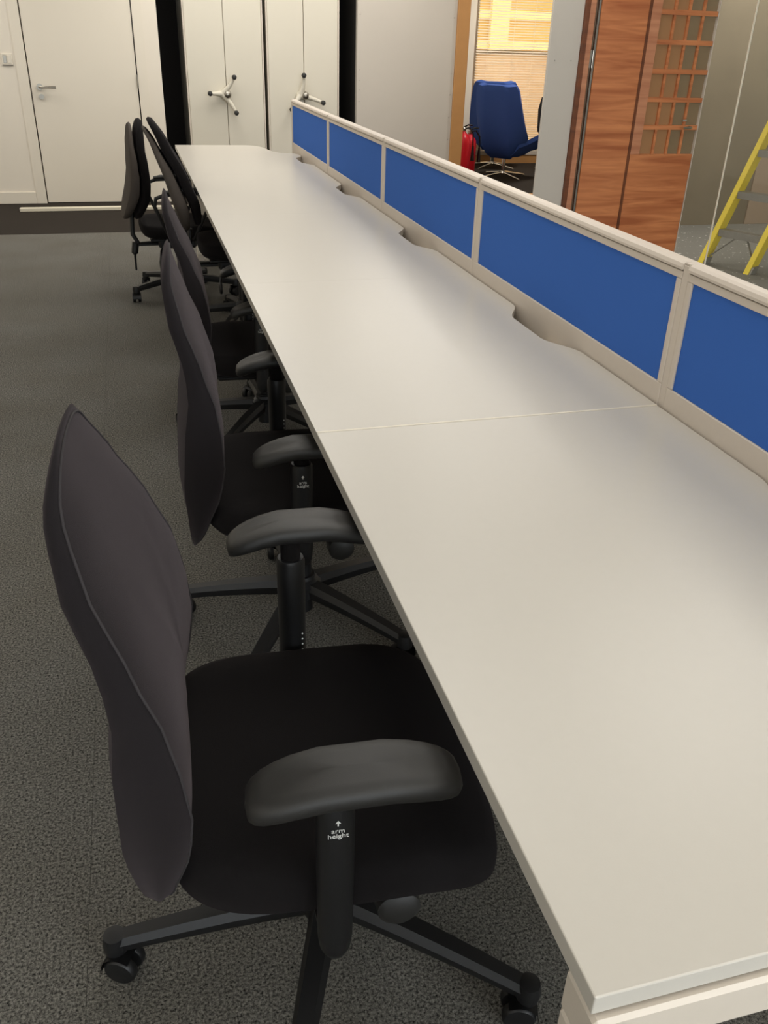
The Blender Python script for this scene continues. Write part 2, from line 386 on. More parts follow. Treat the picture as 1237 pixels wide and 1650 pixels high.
for i in range(nsl):
    z = .23+i*.029; a = math.radians(28); dx = .0125*math.cos(a); dz = .0125*math.sin(a)
    sl.add([(-1.3, -dx, z-dz), (1.3, -dx, z-dz), (1.3, dx, z+dz), (-1.3, dx, z+dz),
            (-1.3, -dx, z-dz+.0012), (1.3, -dx, z-dz+.0012), (1.3, dx, z+dz+.0012), (-1.3, dx, z+dz+.0012)],
           [(3,2,1,0),(4,5,6,7),(0,1,5,4),(1,2,6,5),(2,3,7,6),(3,0,4,7)])
so = sl.build('slats', 'blind', bl); so['kind'] = 'stuff'
for x in (-1.16, -.82, -.55, 0, .6, 1.1):
    B(x-.0015, x+.0015, -.016, -.014, .22, 2.44).build('ladder_cord', 'blind', bl)
B(-1.3, 1.3, -.02, .02, 2.44, 2.48, b=.003).build('head_rail', 'blind', bl)
B(-1.3, 1.3, -.014, .014, .203, .216, b=.003).build('bottom_rail', 'blind', bl)
rd = thing('skirting_heater', 'low grey skirting heater under the slatted blind', 'heater', (5.2, YW, 0))
B(-1.3, 1.6, -.06, -.001, .10, .155, b=.004).build('top_case', 'frame_grey', rd)
B(-1.3, 1.6, -.05, -.001, .0, .0995).build('base_case', 'pine', rd)
for x in (-1.25, 0, 1.5): B(x-.01, x+.01, -.052, -.0501, .005, .0995).build('bracket', 'frame_grey', rd)

# yellow building outside
yb = thing('building', 'yellow building seen through the upper part of the blind', 'building', (6, 15, -1))
B(-5, 6, 0, .3, 0, 6).build('facade', 'ochre', yb)
for x in (-3.25, -2.62, -.2, 1.4): B(x-.16, x+.16, -.08, -.001, 0, 6).build('pilaster', 'ochre_light', yb)
for z in (2.35, 2.8, 3.9): B(-4.9, 5.9, -.05, -.001, z-.06, z+.06).build('lintel', 'ochre_light', yb)
for (x, z) in ((-2.05, 3.35), (-1.45, 3.35), (-.8, 3.35), (.6, 3.35), (-2.05, 2.57), (-1.45, 2.57)):
    wdn = B(x-.22, x+.22, -.09, -.001, z-.2 if z > 3 else z-.1, z+.28 if z > 3 else z+.1).build('window', 'frame_grey', yb)
    B(x-.19, x+.19, -.095, -.0901, z-.17 if z > 3 else z-.07, z+.25 if z > 3 else z+.07).build('pane', 'frosted_glass', wdn)
gnd = struct(B(-4, 14, 12.2, 20, -1.1, -1.0).build('ground', 'pink_render'), 'ground outside the meeting room window')

# wall across the bay: grey column, wooden door set, glass
YD = 5.2
struct(B(2.255, 2.462, YD, YD+.022, 0, 2.7, b=.002).build('wall_column', 'wall_grey'), 'plain grey column left of the wooden door')
cw = bpy.data.objects['wall_column']
for (x, z) in ((2.30, 1.33), (2.41, 1.33)): MB().lathe([(.004, -.0012), (.004, .001)], (x, YD-.0002, z), 'y', 8).build('screw', 'steel', cw)
struct(MB().box(2.4625, 2.486, YD-.03, YD+.12, 0, 2.7).build('trim_6', 'dark_wood'), 'dark wooden architrave')
struct(MB().box(2.4865, 2.532, YD-.012, YD+.12, 0, 2.7, b=.002).build('trim_7', 'frame_wood'), 'pale wooden door lining')
dl = struct(B(2.575, 2.905, YD, YD+.045, .006, 2.69, b=.003).build('door_2', 'veneer'), 'narrow reddish veneered door leaf')
B(2.5325, 2.552, YD+.02, YD+.1, 0, 2.69).build('stop_strip', 'dark_wood', dl)
B(2.556, 2.568, YD-.002, YD+.02, .006, 2.69).build('seal_strip', 'steel', dl)
for z in (.2, 1.343, 2.4):
    hg = MB().tube([(2.5535, YD-.006, z-.05), (2.5535, YD-.006, z+.05)], .006, 8).box(2.535, 2.556, YD-.0025, YD-.0005, z-.05, z+.05).build('hinge', 'steel', dl)
B(2.9055, 2.925, YD+.002, YD+.05, .006, 2.69).build('edge_lipping', 'dark_wood', dl)
dg = struct(B(2.9255, 3.398, YD+.004, YD+.04, .006, .785, b=.002).build('door_3', 'veneer'), 'veneered door leaf with a lattice of small panes above')
B(2.9255, 2.992, YD+.002, YD+.042, .7855, 2.69).build('stile', 'frame_wood', dg)
B(3.399, 3.404, YD, YD+.044, .006, 2.69).build('edge_strip', 'frame_grey', dg)
rows = [.785+.166*i for i in range(12)]
cols = [2.9925, 3.094, 3.196, 3.298, 3.398]
for z in rows[1:]:
    B(cols[0], cols[-1], YD+.004, YD+.04, z-.014, z+.014).build('glazing_bar', 'veneer', dg)
for x in cols[1:-1]:
    for i in range(11):
        B(x-.0085, x+.0085, YD+.007, YD+.037, rows[i]+(.0145 if i else .001), rows[i+1]-.0145).build('glazing_bar', 'veneer', dg)
for ci in range(4):
    for i in range(11):
        a = cols[ci]+(.009 if ci else .001); b_ = cols[ci+1]-(.009 if ci < 3 else .001)
        B(a, b_, YD+.02, YD+.024, rows[i]+(.0145 if i else .001), rows[i+1]-.0145).build('pane', 'dense_tan_film_glass' if ci < 2 else 'tan_film_glass', dg)
MB().tube([(3.325, YD+.003, .955), (3.325, YD-.04, .955), (3.315, YD-.046, .955), (3.262, YD-.046, .952)], .008, 8).build('handle', 'chrome', dg, auto=40)
B(3.275, 3.305, YD-.003, YD+.0035, .99, 1.002).build('lock_plate', 'chrome', dg)
gp = struct(B(3.424, 6.99, 4.846, 4.856, 0, 2.7).build('window_4', 'clear_glass'), 'clear glass partition in front of the stepladder')
B(3.4185, 3.4238, 4.8455, 4.8565, 0, 2.7).build('polished_edge', 'glass_edge', gp)
# concrete wall behind the ladder
cw2 = struct(B(3.3, 7, 6.78, 6.9, 0, 2.7).build('wall_concrete', 'concrete'), 'bare concrete wall behind the stepladder')
B(5.18, 5.2, 6.776, 6.7795, .9, 2.6).build('wall_joint', 'screen_groove', cw2)
B(5.12, 6.99, 6.765, 6.7795, 0, .62, b=.002).build('board_panel', 'board', cw2)

# ------------------------------------------------------------------ desks
DZ = .73
def desk_outline(y0, y1, far_end=False):
    W = .771; c = (y0+.6); pts = [(0, y0), (W, y0)]
    for i in range(33):
        yy = c-.24+.48*i/32; q = abs(yy-c)
        d = 1 if q < .09 else (0 if q > .235 else .5+.5*math.cos(PI*(q-.09)/.145))
        pts.append((W-.056*d, yy))
    if far_end:
        pts += [(W, 5.7), (W-.02, 5.76), (.66, 5.80), (.615, 5.9), (.60, 6.02), (.585, 6.12), (.55, 6.2), (.49, 6.24), (0, 6.25)]
    else:
        pts += [(W, y1), (0, y1)]
    return pts
desk_lab = ['nearest pale grey desk, its square end at the bottom right', 'second pale grey desk, beyond the visible seam in the top',
            'third pale grey desk along the row, the middle one', 'fourth pale grey desk along the row, next to the far end one', 'far end pale grey desk with a rounded outer corner']
for k in range(5):
    y0, y1 = 1.2*k+(.0 if k == 0 else .0002), 1.2*(k+1)-.0002
    t = thing('desk', desk_lab[k], 'desk', (0, 0, 0), 0, 'desks in one long row')
    ol = desk_outline(y0, y1, k == 4)
    lift = 0
    d = MB().prism(ol, DZ-.024, DZ+lift).build('desktop', 'desk', t)
    bv = d.modifiers.new('bevel', 'BEVEL'); bv.width = .0016 if k < 1 else .0003; bv.segments = 2; bv.limit_method = 'ANGLE'; bv.angle_limit = math.radians(50)
    if k == 1: B(.002, .769, y0-.0001, y0+.0034, DZ-.022, DZ+.0013).build('seam_highlight', 'door_white', t)  # white strip painted as the highlight along the seam edge
    B(.69, .771, y0+.47, y0+.60, .655, .694, b=.003).build('scallop_glint', 'door_white', t)  # added white block imitating bright light through the scallop
    B(.42, .46, y0+.1, y1-.1, DZ-.075, DZ-.0245).build('beam', 'frame_grey', t)
    B(.62, .66, y0+.1, y1-.1, DZ-.075, DZ-.0245).build('beam', 'frame_grey', t)
    if k == 0:
        B(.002, .77, -.006, .05, DZ-.085, DZ-.031, b=.004).build('end_beam', 'frame_grey', t)
        B(.002, .062, -.004, .05, .0, DZ-.0855, b=.005).build('leg', 'frame_grey', t)
        B(.70, .76, -.004, .05, .0, DZ-.0855, b=.005).build('leg', 'frame_grey', t)
    elif k == 4:
        B(.08, .70, 5.93, 5.95, .05, .6, b=.003).build('end_panel', 'door_white', t)
        B(.08, .13, 5.955, 6.0, 0, DZ-.025, b=.004).build('leg', 'frame_grey', t)
        B(.5, .55, 5.955, 6.0, 0, DZ-.025, b=.004).build('leg', 'frame_grey', t)
    else:
        B(.30, .36, y0+.01, y0+.07, 0, DZ-.0255, b=.004).build('leg', 'frame_grey', t)
        B(.70, .76, y0+.01, y0+.07, 0, DZ-.0255, b=.004).build('leg', 'frame_grey', t)
    B(.67, .76, y0+.12, y1-.12, .60, .65, b=.002).build('cable_tray', 'door_white', t)

# ------------------------------------------------------------------ blue desk screens
SX = .776
scr_lab = ['nearest blue fabric desk screen, cut off by the right edge', 'large blue desk screen second from the front', 'middle blue desk screen of the five',
           'blue desk screen fourth from the front', 'smallest looking blue desk screen at the far end']
for k in range(5):
    y0, y1 = 1.2*k+.012, 1.2*(k+1)-.012
    t = thing('desk_screen', scr_lab[k], 'screen', (SX, 0, 0), 0, 'blue fabric screens along the desks')
    B(.004, .032, y0+.018, y1-.018, DZ+.047, 1.006).build('fabric_panel', 'blue_fabric', t)
    B(0, .036, y0, y1, .66, DZ+.0465, b=.0015).build('bottom_rail', 'screen_frame', t)
    B(0, .036, y0, y0+.0175, DZ+.047, 1.0065, b=.0015).build('stile', 'screen_frame', t)
    B(0, .036, y1-.0175, y1, DZ+.047, 1.0065, b=.0015).build('stile', 'screen_frame', t)
    B(0, .036, y0, y1, 1.007, 1.0225, b=.001).build('top_rail', 'screen_frame', t)
    B(.003, .033, y0+.012, y1-.012, 1.0225, 1.0255).build('groove', 'screen_groove', t)
    MB().add([(x, y, z) for y in (y0, y1) for (x, z) in ((-.003, 1.0256), (-.0035, 1.031), (0, 1.038), (.007, 1.042), (.029, 1.042), (.036, 1.038), (.0395, 1.031), (.039, 1.0256))],
             [tuple(reversed(range(8))), tuple(range(8, 16))]+[(i, (i+1) % 8, 8+(i+1) % 8, 8+i) for i in range(8)]).build('cap', 'screen_frame', t)
    pb = 1.2*(k+1)
    B(.0015, .0345, pb-.0115, pb+.0115, .66, 1.036, b=.001).build('connector_post', 'screen_frame', t)
    B(.003, .033, pb-.0108, pb+.0108, 1.0361, 1.041, b=.001).build('post_cap', 'screen_frame', t)

# ------------------------------------------------------------------ swivel chairs
def lerp_tab(tab, z):
    if z <= tab[0][0]: return tab[0][1]
    for (a, fa), (b_, fb) in zip(tab, tab[1:]):
        if z <= b_: 
            q = (z-a)/(b_-a); q = q*q*(3-2*q)*.5+q*.5; return fa+(fb-fa)*q
    return tab[-1][1]
FRONT = [(.33, -.262), (.43, -.243), (.53, -.218), (.64, -.202), (.72, -.212), (.80, -.236), (.90, -.266), (.97, -.274), (1.05, -.272)]
REAR = [(.33, -.270), (.42, -.284), (.54, -.300), (.66, -.298), (.76, -.286), (.82, -.298), (.90, -.326), (.97, -.340), (1.05, -.328)]
SEAM = [(.33, .85), (.56, .85), (.70, .45), (.82, 0), (1.05, -.45)]
def back_outline(n, hw, zc, hh, taper):
    pts = []
    for k in range(n):
        th = 2*PI*k/n; c, s = math.cos(th), math.sin(th); e = 2/2.8 if s > 0 else 2/2.9
        y = hw*math.copysign(abs(c)**e, c); zz = math.copysign(abs(s)**e, s)
        y *= 1-taper*max(0, zz)**2-.06*max(0, -zz)**2
        pts.append((y, zc+hh*zz))
    return pts
def cushion(front, rear, hw, zc, hh, taper, rim, curve=.36, n=56):
    ol = back_outline(n, hw, zc, hh, taper); vs = []; fs = []
    R = [0, .25, .5, .68, .80, .88, .94, .98, 1.0]
    def ends(z):
        q = (z-zc)/hh; return 1-.30*max(0, q)**4-.35*max(0, -q)**4
    def half(z):
        f, b_ = lerp_tab(front, z), lerp_tab(rear, z); return (f+b_)/2, (f-b_)/2
    def seam(z): return lerp_tab(rim, z)
    def fx(y, z, r, z0):
        mid, h_ = half(z); e = h_*seam(z0)*ends(z0)
        return mid+e+(h_*ends(z)-e)*(1-r**5)+curve*y*y
    def bx(y, z, r, z0):
        mid, h_ = half(z); e = h_*.8*ends(z0)
        return mid-e-(h_*ends(z)-e)*(1-r**4)+.3*curve*y*y
    def mx_(y, z, r, z0):
        mid, h_ = half(z); return mid+h_*(seam(z0)-.8)*.5*ends(z0)+.65*curve*y*y
    rings = [(fx, r) for r in R]+[(mx_, 1.025)]+[(bx, r) for r in reversed(R)]
    for fn, r in rings:
        for (y, z) in ol:
            yy = y*r; zz = zc+(z-zc)*r; vs.append((fn(yy, zz, r, z), yy, zz))
    N = len(rings)
    for i in range(N-1):
        for k in range(n): fs.append((i*n+k, i*n+(k+1) % n, (i+1)*n+(k+1) % n, (i+1)*n+k))
    pipe = [(fx(y, z, 1.0, z)+.001, y*.998, zc+(z-zc)*.998) for (y, z) in ol]
    return MB().add(vs, fs), pipe
def closed_tube(pts, r, n=6):
    N = len(pts); P = [Vector(p) for p in pts]; vs = []; fs = []
    for i in range(N):
        t = (P[(i+1) % N]-P[i-1]).normalized(); a = Vector((1, 0, 0)); a = (a-t*a.dot(t)).normalized(); b_ = t.cross(a)
        for k in range(n):
            th = 2*PI*k/n; vs.append(P[i]+r*(math.cos(th)*a+math.sin(th)*b_))
    for i in range(N):
        for k in range(n):
            j = (i+1) % N; fs.append((i*n+k, i*n+(k+1) % n, j*n+(k+1) % n, j*n+k))
    return MB().add(vs, fs)
def seat_mesh(hx, hy, zt, th, drop=.045):
    n = 56; ol = []
    for k in range(n):
        a = 2*PI*k/n; c, s = math.cos(a), math.sin(a); e = 2/5.0
        x = hx*math.copysign(abs(c)**e, c); y = hy*math.copysign(abs(s)**e, s)
        y *= 1-.08*max(0, -c)
        ol.append((x, y))
    vs = []; fs = []
    levels = [(0, 1), (.35, 1), (.6, 1), (.8, .995), (.92, .95), (.98, .80), (1.0, .5), (1.0, .2), (.95, .0), (.6, .0), (0, .0)]
    def dz(x):
        q = max(0, (x-hx*.35)/(hx*.65)); return -drop*q*q
    for (r, h) in levels:
        for (x, y) in ol:
            X, Y = x*r, y*r
            dish = -.012*(1-min(1, (abs(Y)/hy)**2)) if h > .9 else 0
            up_back = .012*max(0, -X/hx)**2
            vs.append((X, Y, zt-th*(1-h)+dz(X)*(1 if h > .4 else .9)+dish+up_back))
    N = len(levels)
    for i in range(N-1):
        for k in range(n): fs.append((i*n+k, (i+1)*n+k, (i+1)*n+(k+1) % n, i*n+(k+1) % n))
    return MB().add(vs, fs)
def arm_pad_mesh(hl, zt, th, side, w_=.044, bend=.004):
    """curved pad, bowed outwards, along x"""
    n = 26; vs = []; fs = []; lev = [(0.0, 1), (.55, 1), (.85, .97), (.97, .8), (1.0, .5), (.96, .15), (.85, 0), (0, 0)]
    ol = []
    for k in range(n):
        a = 2*PI*k/n; c, s = math.cos(a), math.sin(a); e = 2/3.6
        ol.append((hl*math.copysign(abs(c)**e, c), w_*math.copysign(abs(s)**e, s)))
    for (r, h) in lev:
        for (x, y) in ol:
            X = x*(1-(1-r)*.35) if r > 0 else x*.3; Y = y*r
            Yc = Y+side*bend*(1-(X/hl)**2)-side*bend*.6
            vs.append((X, Yc, zt+.008-th*(1-h)-(.026 if X > 0 else .032)*(X/hl)**2))
    N = len(lev)
    for i in range(N-1):
        for k in range(n): fs.append((i*n+k, (i+1)*n+k, (i+1)*n+(k+1) % n, i*n+(k+1) % n))
    fs.append(tuple(range(n))); fs.append(tuple(reversed(range((N-1)*n, N*n))))
    return MB().add(vs, fs)
txt = text_mesh('arm\nheight', .0105)
def wheel_base(t, angles, r=.315):
    MB().lathe([(.02, .035), (.028, .036), (.028, .085), (.05, .09), (.052, .125), (.036, .14), (.034, .15)], n=20).build('base_hub', 'black_plastic', t, auto=35)
    leg_me = None
    for a in angles:
        if leg_me is None:
            L = MB(); secs = []
            for i in range(9):
                q = i/8; x = .035+(r-.035)*q; z = .112-.032*q**1.5; w_ = .026-.009*q; hh = .021-.007*q
                secs.append([(x, w_*.62, z+hh), (x, w_, z+hh*.2), (x, w_*.8, z-hh), (x, -w_*.8, z-hh), (x, -w_, z+hh*.2), (x, -w_*.62, z+hh)])
            vs = [p for s_ in secs for p in s_]; n = 6
            fs = [(i*n+k, i*n+(k+1) % n, (i+1)*n+(k+1) % n, (i+1)*n+k) for i in range(8) for k in range(n)]+[tuple(reversed(range(n))), tuple(range(8*n, 9*n))]
            L.add(vs, fs).lathe([(.019, .058), (.021, .075), (.018, .096), (.008, .098)], (r, 0, 0), 'z', 14)
            leg_me = L.mesh('leg', 'black_plastic'); 
            for p in leg_me.polygons: p.use_smooth = True
            leg_me.set_sharp_from_angle(angle=math.radians(40))
            K = MB()
            for s_ in (-1, 1):
                K.lathe([(.006, s_*.006), (.027, s_*.007), (.0285, s_*.010), (.0285, s_*.020), (.025, s_*.0245), (.008, s_*.026)], (r-.012, 0, .029), 'y', 20)
            K.tube([(r, 0, .03), (r, 0, .066)], .009, 8)
            hv = []
            for s_ in (-.024, .024):
                hv += [(r-.012+.032*math.cos(b_), s_, .029+.032*math.sin(b_)) for b_ in [PI*(-.05+.75*i/8) for i in range(9)]]
            K.add(hv, [(i, i+1, 10+i, 9+i) for i in range(8)]+[(i+9, i+10, i+1, i) for i in range(8)])
            cas_me = K.mesh('caster', 'black_plastic')
            for p in cas_me.polygons: p.use_smooth = True
            cas_me.set_sharp_from_angle(angle=math.radians(40))
        l = bpy.data.objects.new('leg', leg_me); C.objects.link(l); l.parent = t; l.rotation_euler = (0, 0, math.radians(a))
        c_ = bpy.data.objects.new('caster', cas_me); C.objects.link(c_); c_.parent = l
        ca = random.uniform(-1.2, 1.2); c_.location = (r-r*math.cos(ca), -r*math.sin(ca), 0); c_.rotation_euler = (0, 0, ca)

def task_chair(label, loc, rz, base_angles, arm_z=.69, dz=0, recline=0, br=.34, group='black swivel chairs along the desks'):
    t = thing('office_chair', label, 'chair', loc, rz, group)
    Zr = Matrix.Translation((-.24, 0, .5+dz)) @ Matrix.Rotation(-math.radians(recline), 4, 'Y') @ Matrix.Translation((.24, 0, -.5))
    cu, pipe = cushion(FRONT, REAR, .234, .667, .349, .20, SEAM)
    bk = cu.build('backrest', 'black_fabric', t, smooth=True); bk.matrix_local = Zr
    pp = closed_tube(pipe, .0018).build('piping', 'piping', bk, smooth=True)
    st = seat_mesh(.24, .25, .478+dz, .085).build('seat', 'seat_fabric', t, smooth=True); st.location = (-.005, 0, 0)
    B(-.19, .15, -.2, .2, .372+dz, .3925+dz, b=.008).build('seat_pan', 'black_plastic', t)
    B(-.12, .1, -.075, .075, .325+dz, .3715+dz, b=.012).build('mechanism', 'black_plastic', t)
    MB().tube([(-.1, 0, .345+dz), (-.2, 0, .345+dz), (-.25, 0, .36+dz), (-.262, 0, .40+dz), (-.262, 0, .5+dz)], .02, 10, flat=(.5, 1.5)).build('back_bracket', 'black_plastic', t, auto=50)
    MB().lathe([(.026, .10), (.026, .24+dz), (.0165, .241+dz), (.0165, .326+dz)], n=16).build('gas_lift', 'black_plastic', t, auto=35)
    kn = MB().tube([(.07, -.07, .352+dz), (.07, -.17, .352+dz)], .008, 8).lathe([(.02, -.17), (.031, -.175), (.033, -.2), (.031, -.225), (.022, -.232)], (.07, 0, .352+dz), 'y', 18).build('adjuster_knob', 'arm_plastic', t, auto=40)
    MB().tube([(-.06, .07, .35+dz), (-.06, .2, .34+dz), (-.055, .25, .335+dz)], [.006, .006, .012], 8).build('height_lever', 'black_plastic', t, auto=50)
    for s in (-1, 1):
        yb_ = s*.268
        po = MB().tube([(-.028, yb_, z+dz) for z in (.345, .352, .365, .39, .56)]+[(-.028, yb_, arm_z-.062), (-.028, yb_, arm_z-.056)], [.008, .016, .021, .0235, .0245, .0245, .022], 18, flat=(1.12, .82) if False else (1, 1)).build('arm_post', 'black_plastic', t, auto=50)
        MB().tube([(-.028, yb_-s*.01, .385+dz), (-.028, yb_-s*.05, .366+dz), (-.028, s*.09, .362+dz)], .017, 10, flat=(.6, 1.3)).build('arm_bracket', 'black_plastic', po, auto=50)
        MB().tube([(-.028, yb_, arm_z-.07), (-.028, yb_, arm_z-.018)], .017, 14).build('arm_stem', 'seat_fabric', po, auto=50)
        lt = bpy.data.objects.new('lettering', txt); C.objects.link(lt); lt.parent = po
        lt.rotation_euler = (PI/2, 0, 0) if s < 0 else (PI/2, 0, PI)
        lt.location = (-.028, yb_+s*.0252, arm_z-.096)
        MB().add([(-.0035, 0, 0), (.0035, 0, 0), (0, 0, .005)], [(0, 1, 2)]).box(-.0008, .0008, -.0002, .0002, -.004, 0).build('arrow_mark', 'white_print', lt).rotation_euler = (-PI/2 if s < 0 else -PI/2, 0, 0)
        lt.children[0].location = (0, .0155, 0)
        if s > 0:
            for i in range(6): MB().lathe([(.0016, 0), (.0016, -.0006)], (-.012, yb_-.0185, .435+dz+i*.0115), 'y', 8).build('height_mark', 'white_print', po)
        pad = arm_pad_mesh(.127, arm_z, .027, s).build('arm_pad', 'arm_plastic', t, auto=60); pad.location = (-.008, s*.288, 0)
    wheel_base(t, base_angles, br)
    return t

task_chair('large black swivel chair nearest the camera, its top seam in full view', (-.10, .615, 0), math.radians(-4), [181+72*i for i in range(5)], arm_z=.70, br=.365)
task_chair('second black swivel chair, between the nearest chair and the lower third one', (.03, 1.585, 0), math.radians(-3), [169+72*i for i in range(5)], arm_z=.665, recline=-4, dz=0.0)
task_chair('third black swivel chair, low and half hidden behind the second', (.12, 2.92, 0), math.radians(-2), [166+72*i for i in range(5)], arm_z=.60, dz=-.085, recline=1)

# the two far chairs: fabric shell behind the cushion, thin loop arms
FRONT_FLAT = [(.45, -.205), (.6, -.196), (.75, -.222), (.9, -.262), (1.05, -.302)]
def shell_chair(label, loc, rz, base_angles, recline=0, dz=0, bdx=0, bdz=0, FRONT=FRONT):
    t = thing('office_chair', label, 'chair', loc, rz, 'far swivel chairs with two-layer backs')
    Zr = Matrix.Translation((-.24+bdx, 0, .5+dz+bdz)) @ Matrix.Rotation(-math.radians(recline), 4, 'Y') @ Matrix.Translation((.24, 0, -.5))
    fr = [(z, x+.010) for z, x in FRONT]
    rr = [(z, x-.042) for z, x in FRONT]
    cu, pipe = cushion(fr, rr, .225, .76, .26, .2, [(0, .55), (2, .55)], .2)
    bk = cu.build('backrest', 'seat_fabric', t, smooth=True); bk.matrix_local = Zr
    f2 = [(z, x-.047) for z, x in FRONT]; r2_ = [(z, x-.05-.04*max(0, 1-abs(z-.6)/.3)-.03) for z, x in FRONT]
    sh, _ = cushion(f2, r2_, .228, .738, .25, .2, [(0, .5), (2, .5)], .2)
    so_ = sh.build('back_shell', 'shell_fabric', t, smooth=True); so_.matrix_local = Zr
    st = seat_mesh(.235, .24, .48+dz, .075).build('seat', 'seat_fabric', t, smooth=True); st.location = (.01, 0, 0)
    B(-.18, .15, -.17, .17, .385+dz, .404+dz, b=.006).build('seat_pan', 'black_plastic', t)
    B(-.13, .09, -.08, .08, .325+dz, .3845+dz, b=.012).build('mechanism', 'black_plastic', t)
    MB().tube([(-.1, 0, .345+dz), (-.24, 0, .345+dz), (-.27+bdx, 0, .40+dz), (-.262+bdx, 0, .53+dz)], .022, 10, flat=(.6, 1.4)).build('back_bracket', 'black_plastic', t, auto=50)
    MB().tube([(-.26, -.03, .36+dz), (-.27, -.03, .30+dz), (-.27, -.03, .29+dz), (-.272, -.03, .2+dz)], [.02, .02, .007, .006], 10).build('tension_rod', 'black_plastic', t, auto=50)
    MB().tube([(-.1, -.08, .345+dz), (-.13, -.2, .34+dz), (-.14, -.24, .30+dz)], .007, 8).build('height_lever', 'black_plastic', t, auto=50)
    lv = closed_tube([(-.14+.0, -.24+.018*math.sin(a), .275+dz+.024*math.cos(a)) for a in [2*PI*i/16 for i in range(16)]], .008).build('lever_ring', 'black_plastic', t, smooth=True)
    MB().lathe([(.026, .10), (.026, .24+dz), (.0165, .241+dz), (.0165, .326+dz)], n=16).build('gas_lift', 'black_plastic', t, auto=35)
    for s in (-1, 1):
        MB().tube([(-.06, s*.17, .395+dz), (-.06, s*.25, .40+dz), (-.09, s*.285, .45+dz), (-.15, s*.29, .60+dz), (-.14, s*.29, .643+dz), (-.09, s*.29, .66+dz), (.10, s*.29, .665+dz), (.145, s*.29, .645+dz), (.14, s*.288, .58+dz), (.06, s*.27, .42+dz), (.04, s*.2, .395+dz)], .0105, 10).build('loop_arm', 'black_plastic', t, auto=60)
        MB().tube([(-.10, s*.29, .67+dz), (-.06, s*.29, .675+dz), (.09, s*.29, .678+dz), (.12, s*.29, .67+dz)], [.013, .018, .018, .012], 10, flat=(.7, 1.2)).build('arm_pad', 'arm_plastic', t, auto=60)
    wheel_base(t, base_angles)
    return t
shell_chair('reclined black swivel chair leaning over the edge of the far desk', (.214, 4.36, 0), math.radians(0), [100+72*i for i in range(5)], recline=11.5, dz=0, bdz=.055, FRONT=FRONT_FLAT)
shell_chair('farthest black swivel chair, upright in front of the white door', (-.07, 5.07, 0), math.radians(3), [203+72*i for i in range(5)], recline=-13, dz=-.03, bdz=.0)

# ------------------------------------------------------------------ meeting room furniture
def lounge_chair(label, loc, rz, group='blue shell lounge chairs'):
    t = thing('lounge_chair', label, 'chair', loc, rz, group)
    # shell: cross sections from the top of the back to the front of the seat (x forward)
    n = 15
    def sheet(sec, th):
        vs = []; 
        for (x, z, hw, wing, nx, nz) in sec:
            for k in range(n):
                q = -1+2*k/(n-1); e = max(0, abs(q)-.62)/.38
                vs.append((x+nx*wing*e, q*hw, z+nz*wing*e))
        for (x, z, hw, wing, nx, nz) in sec:
            for k in range(n):
                q = -1+2*k/(n-1); e = max(0, abs(q)-.62)/.38
                vs.append((x+nx*wing*e-nx*th, q*hw*1.02, z+nz*wing*e-nz*th))
        N = len(sec); o = N*n; fs = []
        for i in range(N-1):
            for k in range(n-1):
                a, b_, c_, d = i*n+k, i*n+k+1, (i+1)*n+k+1, (i+1)*n+k
                fs += [(a, b_, c_, d), (o+d, o+c_, o+b_, o+a)]
        for i in range(N-1):
            fs += [(i*n, (i+1)*n, o+(i+1)*n, o+i*n), (i*n+n-1, o+i*n+n-1, o+(i+1)*n+n-1, (i+1)*n+n-1)]
        fs += [tuple([k, o+k, o+k+1, k+1]) for k in range(n-1)]
        fs += [((N-1)*n+k, (N-1)*n+k+1, o+(N-1)*n+k+1, o+(N-1)*n+k) for k in range(n-1)]
        return MB().add(vs, fs)
    back = [(-.34, 1.0, .18, .05, 1, .2), (-.345, .985, .235, .06, 1, .2), (-.335, .93, .262, .07, 1, .2), (-.30, .75, .285, .09, 1, .2), (-.26, .55, .30, .14, 1, .2), (-.22, .40, .30, .2, 1, .25), (-.16, .29, .26, .2, .8, .5), (-.08, .25, .22, .14, .3, .9)]
    sheet(back, .035).build('back_shell', 'blue_upholstery', t, auto=40)
    seat = [(-.14, .30, .24, .1, .1, 1), (0, .29, .30, .15, 0, 1), (.15, .31, .33, .17, 0, 1), (.28, .34, .33, .12, 0, 1), (.33, .335, .31, .06, 0, 1)]
    sheet(seat, .05).build('seat_shell', 'blue_upholstery', t, auto=40)
    MB().lathe([(.022, .04), (.022, .235)], n=14).build('pedestal', 'chrome', t, auto=40)
    MB().lathe([(.035, .045), (.04, .055), (.03, .075)], n=14).build('base_hub', 'chrome', t, auto=40)
    for i in range(4):
        a = PI/4+i*PI/2+.35
        MB().tube([(.02*math.cos(a), .02*math.sin(a), .06), (.32*math.cos(a), .32*math.sin(a), .022)], [.016, .010], 8).lathe([(.014, 0), (.014, .018)], (.315*math.cos(a), .315*math.sin(a), 0), 'z', 8).build('leg', 'chrome', t, auto=40)
    return t
lounge_chair('blue shell lounge chair on a chrome pedestal, back to the doorway', (3.93, 9.78, 0), math.radians(40))
lounge_chair('second blue lounge chair almost hidden behind the first', (4.12, 10.62, 0), math.radians(62))

